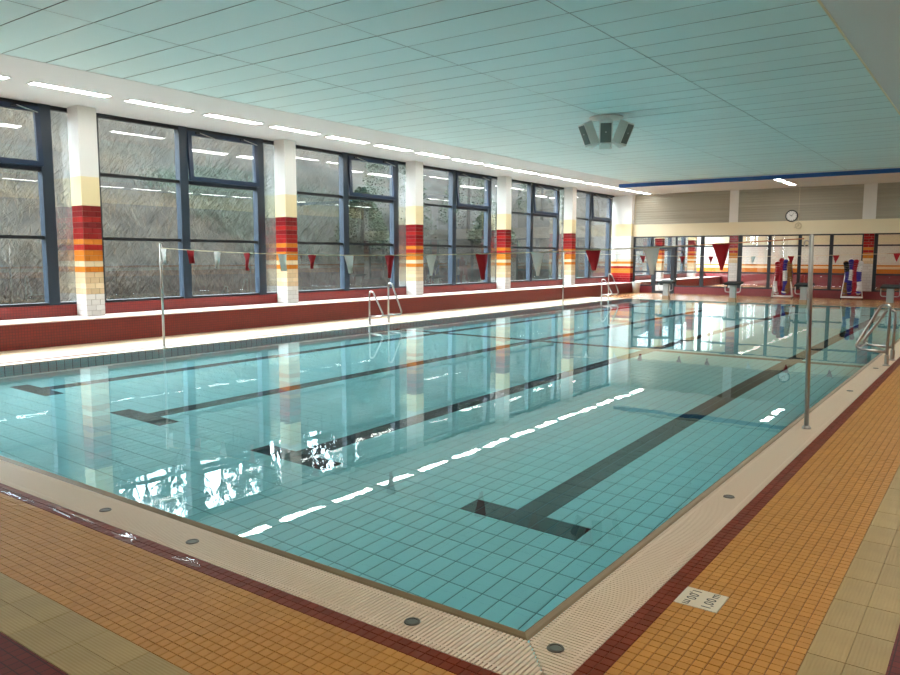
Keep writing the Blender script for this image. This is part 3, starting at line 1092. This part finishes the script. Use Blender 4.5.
# flag poles
def flag_pole(x, y, h, label, lean=0.0):
    t = empty('flag_pole', (x, y, 0))
    t.rotation_euler.y = lean
    MB().lathe([(0, 0), (0.021, 0), (0.021, h), (0.012, h + 0.012), (0, h + 0.014)], 'steel', seg=16).build('pole', t, smooth=True)
    MB().lathe([(0.022, 0.0), (0.040, 0.0), (0.040, 0.012), (0.028, 0.03), (0.022, 0.03)], 'steel_dull', seg=16).build('socket_collar', t)
    d = 1 if x < -6 else -1
    hk = [(d * (0.04 + 0.022 * math.cos(a)), 0, h - 0.07 + 0.03 * math.sin(a)) for a in [2 * math.pi * k / 12 for k in range(12)]]
    MB().tube(hk, 0.006, 'steel', 6, closed=True).build('hook', t)
    tag(t, label, 'pole')


LP, RP = -11.79, -1.385
flag_pole(RP, 7.6, 1.795, 'tall chrome pole standing in the grate of the long deck, holding the pennant line', R(-1.3))
flag_pole(LP + 0.03, 7.68, 1.80, 'slim chrome pole at the window side holding the near pennant line')
flag_pole(LP, 22.65, 1.80, 'slim chrome pole at the window side holding the far pennant line')
flag_pole(RP, 22.65, 1.80, 'chrome pole at the long deck holding the far pennant line')


def pennant_line(y, x0, x1, z0, z1, sag, flags, label, scale=1.0):
    t = empty('pennant_line', (x0, y, z0))

    def zc(x):
        u = (x - x0) / (x1 - x0)
        return (z1 - z0) * u - sag * 4 * u * (1 - u)
    pts = [(x0 + (x1 - x0) * k / 40 - x0, 0, zc(x0 + (x1 - x0) * k / 40)) for k in range(41)]
    MB().tube(pts[:37], 0.006, 'cord_cream', 5).build('cord', t)
    MB().tube(pts[36:], 0.006, 'cord_red', 5).build('cord_end', t)['label'] = 'reddish end of the cord'
    for i, (x, m, h, w) in enumerate(flags):
        b = MB(); s = b.slot(m)
        n = 6
        ph = random.uniform(0, 6); cu = random.uniform(0.02, 0.045)
        for side in (0, 1):
            for r_ in range(n + 1):
                v_ = r_ / n
                for c in range(5):
                    u_ = (c / 4 - 0.5)
                    hw = w * (1 - v_ * 0.97)
                    b.v.append((x - x0 + u_ * hw + 0.10 * w * math.sin(v_ * 2 + ph) * v_, (side - 0.5) * 0.003 + cu * math.sin(u_ * 4 + ph) * (0.3 + v_) + 0.02 * v_ * math.sin(ph * 2),
                                zc(x) - h * v_))
        N = (n + 1) * 5
        for r_ in range(n):
            for c in range(4):
                a = r_ * 5 + c
                b.f.append((a, a + 1, a + 6, a + 5)); b.mi.append(s)
                b.f.append((N + a, N + a + 5, N + a + 6, N + a + 1)); b.mi.append(s)
        o = b.build('pennant', t, smooth=True)
        o['label'] = 'red pennant' if m == 'flag_red' else 'white pennant'
    tag(t, label, 'pennant line')


fx = [-11.6, -10.85, -10.15, -9.43, -8.62, -8.0, -7.27, -6.54, -5.85, -5.08, -4.31, -3.62, -2.96, -2.25]
fl1 = [(x, 'flag_white' if i % 2 == 0 else 'flag_red', (0.26, 0.22, 0.26, 0.27, 0.25, 0.20, 0.25, 0.30, 0.26, 0.31, 0.27, 0.22, 0.28, 0.26)[i], 0.17) for i, x in enumerate(fx)]
pennant_line(7.64, LP + 0.06, RP - 0.11, 1.74, 1.77, 0.14, fl1, 'cord of red and white pennants strung between the near poles')
fl2 = [(-10.9, 'flag_white'), (-9.9, 'flag_white'), (-9.05, 'flag_red'), (-7.8, 'flag_red'), (-6.95, 'flag_red'), (-5.75, 'flag_white'), (-4.75, 'flag_red'), (-3.62, 'flag_red'), (-2.2, 'flag_red')]
pennant_line(22.65, LP, RP, 1.74, 1.74, 0.12, [(x, m, 0.22, 0.17) for x, m in fl2], 'cord of small red and white pennants strung across the deep end')

# pool ladders: pairs of looped handrails
def ladder(x, y0, y1, d, hts, label):
    """d = +1 towards the pool when the pool lies at +x"""
    t = empty('pool_ladder', (x, (y0 + y1) / 2, 0))
    for y, ht in zip((y0, y1), hts):
        dy = y - (y0 + y1) / 2
        path = rounded([(0, dy, 0.0), (0, dy, ht), (d * 0.11, dy, ht), (d * 0.42, dy, 0.27), (d * 0.36, dy, 0.22), (d * 0.0, dy, 0.20)], 0.075, 6)
        o = MB().tube(path, 0.02, 'steel', 10).build('handrail', t, smooth=True)
        MB().lathe([(0.021, 0.0), (0.05, 0.0), (0.05, 0.012), (0.03, 0.02), (0.03, 0.16), (0.021, 0.165)], 'steel_dull', (0, dy, 0), 14).build('post_sleeve', o)
    MB().tube([(d * 0.37, y0 - (y0 + y1) / 2, 0.235), (d * 0.37, y1 - (y0 + y1) / 2, 0.235)], 0.014, 'steel', 8).build('cross_bar', t)
    tag(t, label, 'pool ladder')


ladder(-1.29, 12.80, 13.55, -1, (0.90, 0.78), 'chrome pool ladder handrails on the long deck beside the ribbed tiles')
ladder(-11.94, 13.22, 13.90, 1, (0.78, 0.96), 'chrome pool ladder handrails at the window side between the near poles and pillars')
ladder(-11.94, 26.0, 26.60, 1, (0.78, 0.96), 'chrome pool ladder handrails at the window side close to the waste bin')

# starting blocks
def starting_block(x, label):
    t = empty('starting_block', (x, 28.22, 0))
    MB().box(-0.10, 0.10, -0.09, 0.09, 0.14, 0.60, 'block_grey').box(-0.12, 0.12, -0.11, 0.11, 0.0, 0.14, 'post_tan').build('pedestal', t)
    MB().prism([(-0.27, 0.60), (0.33, 0.65), (0.33, 0.71), (-0.27, 0.655)], 'x', -0.27, 0.27, 'block_top').build('platform', t)
    MB().prism([(-0.26, 0.656), (0.32, 0.711), (0.32, 0.722), (-0.26, 0.667)], 'x', -0.26, 0.26, 'block_top').build('grip_mat', t)
    for s_ in (-1, 1):
        MB().tube(rounded([(s_ * 0.10, -0.05, 0.34), (s_ * 0.27, -0.05, 0.34), (s_ * 0.27, -0.05, 0.60)], 0.09), 0.016, 'steel', 8).build('grab_handle', t, smooth=True)
    tag(t, label, 'starting block')


for x, lb in zip((-2.86, -5.45, -7.82, -10.3), ('starting block with dark top beyond the long deck ladder', 'starting block with dark top behind the tall chrome pole, beside a rope trolley',
                                               'starting block with dark top in front of a striped wall pillar', 'starting block with dark top in front of the glass door')):
    starting_block(x, lb)

# lane rope trolleys with the coiled ropes
def trolley(x, y, label):
    t = empty('rope_trolley', (x, y, 0), R(8))
    w, d = 0.36, 0.30
    fr = MB()
    for s_ in (-1, 1):
        fr.tube(rounded([(s_ * w, -d, 0.09), (s_ * w, d, 0.09)], 0.02), 0.02, 'white_paint', 8)
        fr.tube([(s_ * w, -d, 0.09), (s_ * (w - 0.14), 0.0, 1.32)], 0.016, 'white_paint', 8)
        fr.tube([(s_ * w, d, 0.09), (s_ * (w - 0.14), 0.0, 1.32)], 0.016, 'white_paint', 8)
        fr.tube([(-w, s_ * d, 0.09), (w, s_ * d, 0.09)], 0.02, 'white_paint', 8)
    fr.build('frame', t, smooth=True)
    MB().tube([(-w + 0.10, 0, 1.32), (w - 0.10, 0, 1.32)], 0.03, 'steel_dull', 10).build('top_bar', t)
    for sx in (-1, 1):
        for sy in (-1, 1):
            MB().lathe([(0.0, -0.015), (0.04, -0.015), (0.04, 0.015), (0.0, 0.015)], 'rubber', (sx * w, sy * d, 0.041), 14, Matrix.Rotation(R(90), 3, 'Y')).build('wheel', t)
    tag(t, label, 'trolley')
    return t


def lane_rope(x, y, dx, bottom, top, half, seq, label, lean=0.0):
    wob = random.uniform(0, 6)
    """a rope of floats hung in a long loop over the trolley bar"""
    t = empty('lane_rope', (x + dx, y, 0), R(8))
    path = []
    n = 16
    for k in range(n):
        path.append(Vector((lean * (1 - k / n), -half, bottom + (top - half - bottom) * k / n)))
    for k in range(7):
        a = math.pi * k / 6
        path.append(Vector((0, -half * math.cos(a), top - half + half * math.sin(a))))
    for k in range(n):
        path.append(Vector((lean * k / n, half, top - half - (top - half - bottom) * (k + 1) / n)))
    for k in range(1, 5):
        a = math.pi * k / 5
        path.append(Vector((lean, half * math.cos(a), bottom - half * 0.6 * math.sin(a))))
    for k, p in enumerate(path):
        p.x += 0.035 * math.sin(p.z * 5 + wob)
        p.y += 0.05 * (1.3 - p.z) * math.sin(k * 0.9 + wob)
    b = MB()
    for i in range(len(path)):
        p, q = path[i], path[(i + 1) % len(path)]
        m = seq[(i // 6) % len(seq)]
        dv = (q - p)
        if dv.length < 1e-4:
            continue
        mtx = dv.to_track_quat('Z', 'Y').to_matrix()
        L = dv.length
        b.lathe([(0.012, 0.0), (0.086, L * 0.1), (0.096, L * 0.45), (0.086, L * 0.8), (0.012, L * 0.95)], m, tuple(p), 9, mtx)
    b.build('rope_floats', t, smooth=False)
    b2 = MB().tube([tuple(p) for p in path], 0.008, 'cord_cream', 5, closed=True)
    b2.build('cord', t)
    tag(t, label, 'lane rope')


def dress(x, y, which, seqs):
    dxs = (-0.24, -0.075, 0.09, 0.25)
    for i, (seq, word) in enumerate(seqs):
        lane_rope(x, y, dxs[i], 0.28 + 0.04 * (i % 2), 1.30 + 0.10 * ((i * 2) % 3) / 2 + 0.09, 0.075, seq, '%s lane rope hung on the rope trolley %s' % (word, which), 0.03 * (1 - i))


TX = ((-6.87, 31.55), (-4.55, 32.3))
trolley(*TX[0], 'white tubular rope trolley between two starting blocks below the clock')
trolley(*TX[1], 'white tubular rope trolley in front of the striped wall pillar')
rW, rR, rB, rN = 'float_white', 'float_red', 'float_blue', 'float_brown'
dress(*TX[0], 'below the clock', [((rW, rR, rR), 'red and white'), ((rR, rR, rR, rR, rR, rW), 'mostly red'), ((rB, rW, rB), 'blue and white'), ((rN, rN, rN, rN, rB), 'brown')])
dress(*TX[1], 'by the striped wall pillar', [((rN, rB, 'rubber'), 'dark blue and brown'), ((rB, rW), 'blue and white'), ((rR,), 'red'), ((rW, rB, rW), 'white and blue')])

# waste bin
bn = empty('waste_bin', (-13.22, 32.42, 0))
MB().lathe([(0.0, 0.0), (0.14, 0.0), (0.19, 0.46), (0.195, 0.47), (0.18, 0.47), (0.135, 0.02), (0, 0.02)], 'bin_white', seg=22).build('body', bn, smooth=True)
MB().lathe([(0.195, 0.455), (0.205, 0.46), (0.205, 0.485), (0.185, 0.49), (0.185, 0.455)], 'bin_white', seg=22).build('rim', bn, smooth=True)
tag(bn, 'small white tapered waste bin on the floor beside the corner pier', 'waste bin')

# depth sign let into the deck
sg = empty('depth_sign', ((SIGN[0] + SIGN[1]) / 2, (SIGN[2] + SIGN[3]) / 2, 0))
MB().box(-0.0985, 0.0985, -0.0985, 0.0985, -0.006, 0.0008, 'sign_ivory').build('plate', sg)


def glyph_mesh(ch, size):
    cu = bpy.data.curves.new('letter', 'FONT')
    cu.body = ch; cu.size = size; cu.align_x = 'CENTER'; cu.extrude = 0.0003
    tmp = bpy.data.objects.new('letter', cu)
    C.objects.link(tmp)
    dg = bpy.context.evaluated_depsgraph_get()
    me = bpy.data.meshes.new_from_object(tmp.evaluated_get(dg))
    bpy.data.objects.remove(tmp)
    me.materials.clear(); me.materials.append(MATS['ink'])
    return me


glyphs = {c: glyph_mesh(c, 0.064) for c in '1,0m'}
for cx, rz in ((0.022, R(90)), (-0.022, R(-90))):
    for c, adv in (('1', -0.070), (',', -0.046), ('0', -0.024), ('0', 0.014), ('m', 0.066)):
        # baseline runs along the deck edge; letter tops face the middle of the plate
        sgn = 1 if rz > 0 else -1
        add('letter', glyphs[c], sg, (cx + sgn * 0.042, adv * sgn, 0.0012), rz)
tag(sg, 'square ivory depth sign tile reading 1,00 m set in the orange mosaic', 'sign')

# socket covers in the grates
def socket(x, y, label):
    t = empty('socket_cover', (x, y, 0))
    MB().lathe([(0, 0.004), (0.022, 0.004), (0.025, 0.002), (0.025, 0.0)], 'socket_cap', seg=18).build('cap', t)
    MB().lathe([(0.0255, 0.0), (0.0255, 0.005), (0.034, 0.005), (0.037, 0.0)], 'socket_dark', seg=18).build('ring', t)
    tag(t, label, 'socket cover', 'socket covers in the grates')


for y, lb in ((2.64, 'round dark socket cover in the grate at the mitred pool corner'), (5.085, 'round dark socket cover between the depth sign and the chrome pole'),
              (10.09, 'round dark socket cover just past the tall chrome pole'), (12.4, 'round dark socket cover just before the long deck ladder')):
    socket(-1.38, y, lb)
for x, lb in ((-1.997, 'round dark socket cover in the end grate close to the mitred corner'), (-3.583, 'round dark socket cover in the end grate beside the bright puddle'),
              (-4.485, 'round dark socket cover in the end grate beside the long puddle')):
    socket(x, 2.47, lb)

# puddles on the maroon stripe
def puddle(x, y, rx_, ry_, label, seed):
    rnd = random.Random(seed)
    b = MB(); s = b.slot('puddle_water')
    n = 26
    ph = [rnd.uniform(0, 6.28) for _ in range(4)]
    b.v.append((0, 0, 0.0015))
    for ring_ in (0.7, 1.0):
        for k in range(n):
            a = 2 * math.pi * k / n
            r_ = ring_ * (1 + 0.22 * math.sin(2 * a + ph[0]) + 0.16 * math.sin(3 * a + ph[1]) + 0.12 * math.sin(5 * a + ph[2]))
            b.v.append((rx_ * r_ * math.cos(a), ry_ * r_ * math.sin(a), 0.0014 if ring_ < 1 else 0.0006))
    for k in range(n):
        k2 = (k + 1) % n
        b.f.append((0, 1 + k, 1 + k2)); b.mi.append(s)
        b.f.append((1 + k, 1 + n + k, 1 + n + k2, 1 + k2)); b.mi.append(s)
    tag(b.build('puddle', None, smooth=True, loc=(x, y, 0.0006)), label, 'puddle', 'puddles on the maroon stripe')


puddle(-3.37, 2.29, 0.09, 0.035, 'small bright puddle on the maroon stripe of the shallow end', 3)
puddle(-3.95, 2.28, 0.13, 0.04, 'middle puddle on the maroon stripe of the shallow end', 5)
puddle(-4.6, 2.29, 0.22, 0.03, 'long thin puddle on the maroon stripe of the shallow end', 8)
puddle(-5.3, 2.28, 0.26, 0.03, 'wet film on the maroon stripe farthest along from the mitred pool corner', 9)

# ================================================================== OUTSIDE
mat('hill_soil', (0.0085, 0.0072, 0.0050), 0.95, 0.1, noise_amt=0.8, noise_scale=1.6)
mat('twig_grey', (0.040, 0.036, 0.026), 0.9, 0.1, vary=0.6)
mat('twig_tan', (0.052, 0.035, 0.020), 0.9, 0.1, vary=0.5)
mat('leaf_green', (0.012, 0.020, 0.010), 0.8, 0.2, vary=0.45)
mat('bark', (0.02, 0.018, 0.016), 0.9, 0.1)


def hill_z(x, y):
    d = XL - 0.4 - x
    z = 0.25
    if d > 2.5:
        z += (d - 2.5) * 0.40 + 0.5 * (1 - math.exp(-(d - 2.5) / 3))
    crest = 17.5 + 14 * min(1, max(0, (y - 74) / 30)) ** 1.0
    z += max(0, d - 12) * 0.010 * min(30, max(0, y - 74))
    z = min(z, crest + 0.12 * max(0, (d - 45)))
    return z + (noise.noise(Vector((x * 0.15, y * 0.15, 0))) * 0.8 + noise.noise(Vector((x * 0.5, y * 0.5, 3))) * 0.25) * min(1, max(0, d) / 6)


hb = MB(); s = hb.slot('hill_soil')
xs = [XL - 0.35 - 75 * (i / 44) ** 1.4 for i in range(45)]
ys = [-25 + 165 * j / 90 for j in range(91)]
for x in xs:
    for y in ys:
        hb.v.append((x, y, hill_z(x, y)))
for i in range(44):
    for j in range(90):
        a = i * 91 + j
        hb.f.append((a, a + 1, a + 92, a + 91)); hb.mi.append(s)
hill = hb.build('hillside', None, smooth=True)
tag(hill, 'steep brush covered hillside rising outside the windows', 'hillside', kind='structure')

rnd = random.Random(11)
bb = MB()
for n_ in range(15000):
    d = 2.0 + 44 * rnd.random() ** 1.5
    x = XL - 0.4 - d
    y = -8 + (40 + d * 2.4) * rnd.random()
    z = hill_z(x, y)
    gz = noise.noise(Vector((x * 0.07, y * 0.07, 7)))
    col = 'leaf_green' if gz > 0.33 and y > 16 else ('twig_tan' if rnd.random() < 0.4 else 'twig_grey')
    hgt = rnd.uniform(0.25, 0.9) * (0.7 + d * 0.035)
    for q in range(13):
        a = rnd.uniform(0, 6.283); sp_ = rnd.uniform(0.1, 1.6)
        L = hgt * rnd.uniform(0.5, 1.0)
        bx_, by_ = x + rnd.uniform(-0.4, 0.4), y + rnd.uniform(-0.4, 0.4)
        tip = Vector((bx_ + math.cos(a) * sp_ * L, by_ + math.sin(a) * sp_ * L, z + L))
        w = rnd.uniform(0.004, 0.010) * (1 if col != 'leaf_green' else 2.2)
        pa = Vector((bx_, by_, z - 0.1))
        mid = (pa + tip) / 2 + Vector((rnd.uniform(-0.15, 0.15), rnd.uniform(-0.15, 0.15), 0.1))
        px_ = Vector((-math.sin(0.6), math.cos(0.6), 0)) * w
        i = len(bb.v); s = bb.slot(col)
        bb.v += [tuple(pa - px_), tuple(pa + px_), tuple(mid + px_), tuple(mid - px_), tuple(tip)]
        bb.f.append((i, i + 1, i + 2, i + 3)); bb.mi.append(s)
        bb.f.append((i + 3, i + 2, i + 4)); bb.mi.append(s)
br_ = bb.build('undergrowth')
tag(br_, 'dense bare brush and brambles covering the hillside', 'undergrowth', kind='stuff')


def bare_tree_mesh(seed, h):
    rnd = random.Random(seed)
    b = MB()

    def grow(p, dv, L, r, depth):
        n = 4
        pts = [p]; rr = [r]
        for k in range(n):
            dv = (dv + Vector((rnd.uniform(-0.16, 0.16), rnd.uniform(-0.16, 0.16), 0.05))).normalized()
            pts.append(pts[-1] + dv * L / n); rr.append(r * (1 - 0.55 * (k + 1) / n))
        b.tube(pts, r, 'bark', 4 if depth < 2 else 3, radii=rr)
        if depth >= 5:
            return
        for k in range(rnd.randint(4, 5) if depth < 3 else 4):
            t_ = rnd.uniform(0.3, 1.0)
            idx = min(n, max(1, int(t_ * n)))
            a = rnd.uniform(0, 6.283); sp_ = rnd.uniform(0.4, 0.95)
            nd = (dv + Vector((math.cos(a) * sp_, math.sin(a) * sp_, 0.15))).normalized()
            grow(pts[idx], nd, L * rnd.uniform(0.45, 0.66), max(0.018, rr[idx] * 0.62), depth + 1)
    grow(Vector((0, 0, -0.4)), Vector((0, 0, 1)), h * 0.5, 0.16, 0)
    return b.mesh('branches')


tms = [bare_tree_mesh(s_, 8.5) for s_ in (1, 2, 3, 4)]
rnd = random.Random(5)
for k in range(150):
    d = rnd.uniform(34, 47) if k < 90 else rnd.uniform(20, 34)
    y = 4 + k * 1.05 + rnd.uniform(-0.8, 0.8) if k < 90 else 4 + (k - 90) * 1.3
    x = XL - 0.4 - d
    t = empty('bare_tree', (x, y, hill_z(x, y) - 0.2), rnd.uniform(0, 6.28))
    add('branches', tms[k % 4], t)
    sc = rnd.uniform(0.85, 1.25) if k < 90 else rnd.uniform(0.5, 0.8)
    t.scale = (sc, sc, sc)
    tag(t, *(('leafless tree on the crest of the hillside', 'tree', 'bare trees on the hillside crest') if k < 90 else ('small leafless tree on the brushy slope below the crest', 'tree', 'bare trees on the slope')))


def evergreen(x, y, h, r, seed, label):
    rnd = random.Random(seed)
    t = empty('evergreen', (x, y, hill_z(x, y) - 0.2))
    MB().tube([(0, 0, 0), (0.05, 0, h * 0.5), (0, 0.05, h * 0.96)], 0.1, 'bark', 6, radii=[0.13, 0.08, 0.02]).build('trunk', t)
    b = MB(); s = b.slot('leaf_green')
    for q in range(7000):
        v_ = rnd.random() ** 0.75
        rr = r * (1 - v_) ** 0.8 * math.sqrt(rnd.uniform(0.15, 1)) + 0.05
        a = rnd.uniform(0, 6.283)
        c = Vector((math.cos(a) * rr, math.sin(a) * rr, 0.25 + v_ * (h - 0.3) - rr * 0.15))
        L = rnd.uniform(0.06, 0.15)
        dv = Vector((math.cos(a), math.sin(a), rnd.uniform(-0.5, 0.4))).normalized() * L
        sd = Vector((rnd.uniform(-1, 1), rnd.uniform(-1, 1), rnd.uniform(-1, 1))).normalized() * L * 0.32
        i = len(b.v)
        b.v += [tuple(c), tuple(c + dv * 0.5 + sd), tuple(c + dv), tuple(c + dv * 0.5 - sd)]
        b.f.append((i, i + 1, i + 2, i + 3)); b.mi.append(s)
    b.build('foliage', t)
    tag(t, label, 'tree', 'evergreens outside the windows')


evergreen(-22.0, 26.0, 6.5, 1.9, 1, 'tall dark evergreen outside, behind the first pool ladder')
evergreen(-20.5, 22.3, 2.6, 1.3, 2, 'low evergreen bush outside the third window bay')
evergreen(-23.5, 34.0, 5.0, 2.0, 3, 'broad evergreen outside the fourth window bay')
evergreen(-21.0, 32.5, 2.4, 1.5, 4, 'low evergreen bush outside the fourth window bay')
evergreen(-24.0, 43.0, 6.0, 2.0, 6, 'evergreen outside the window bay of the far flag pole')
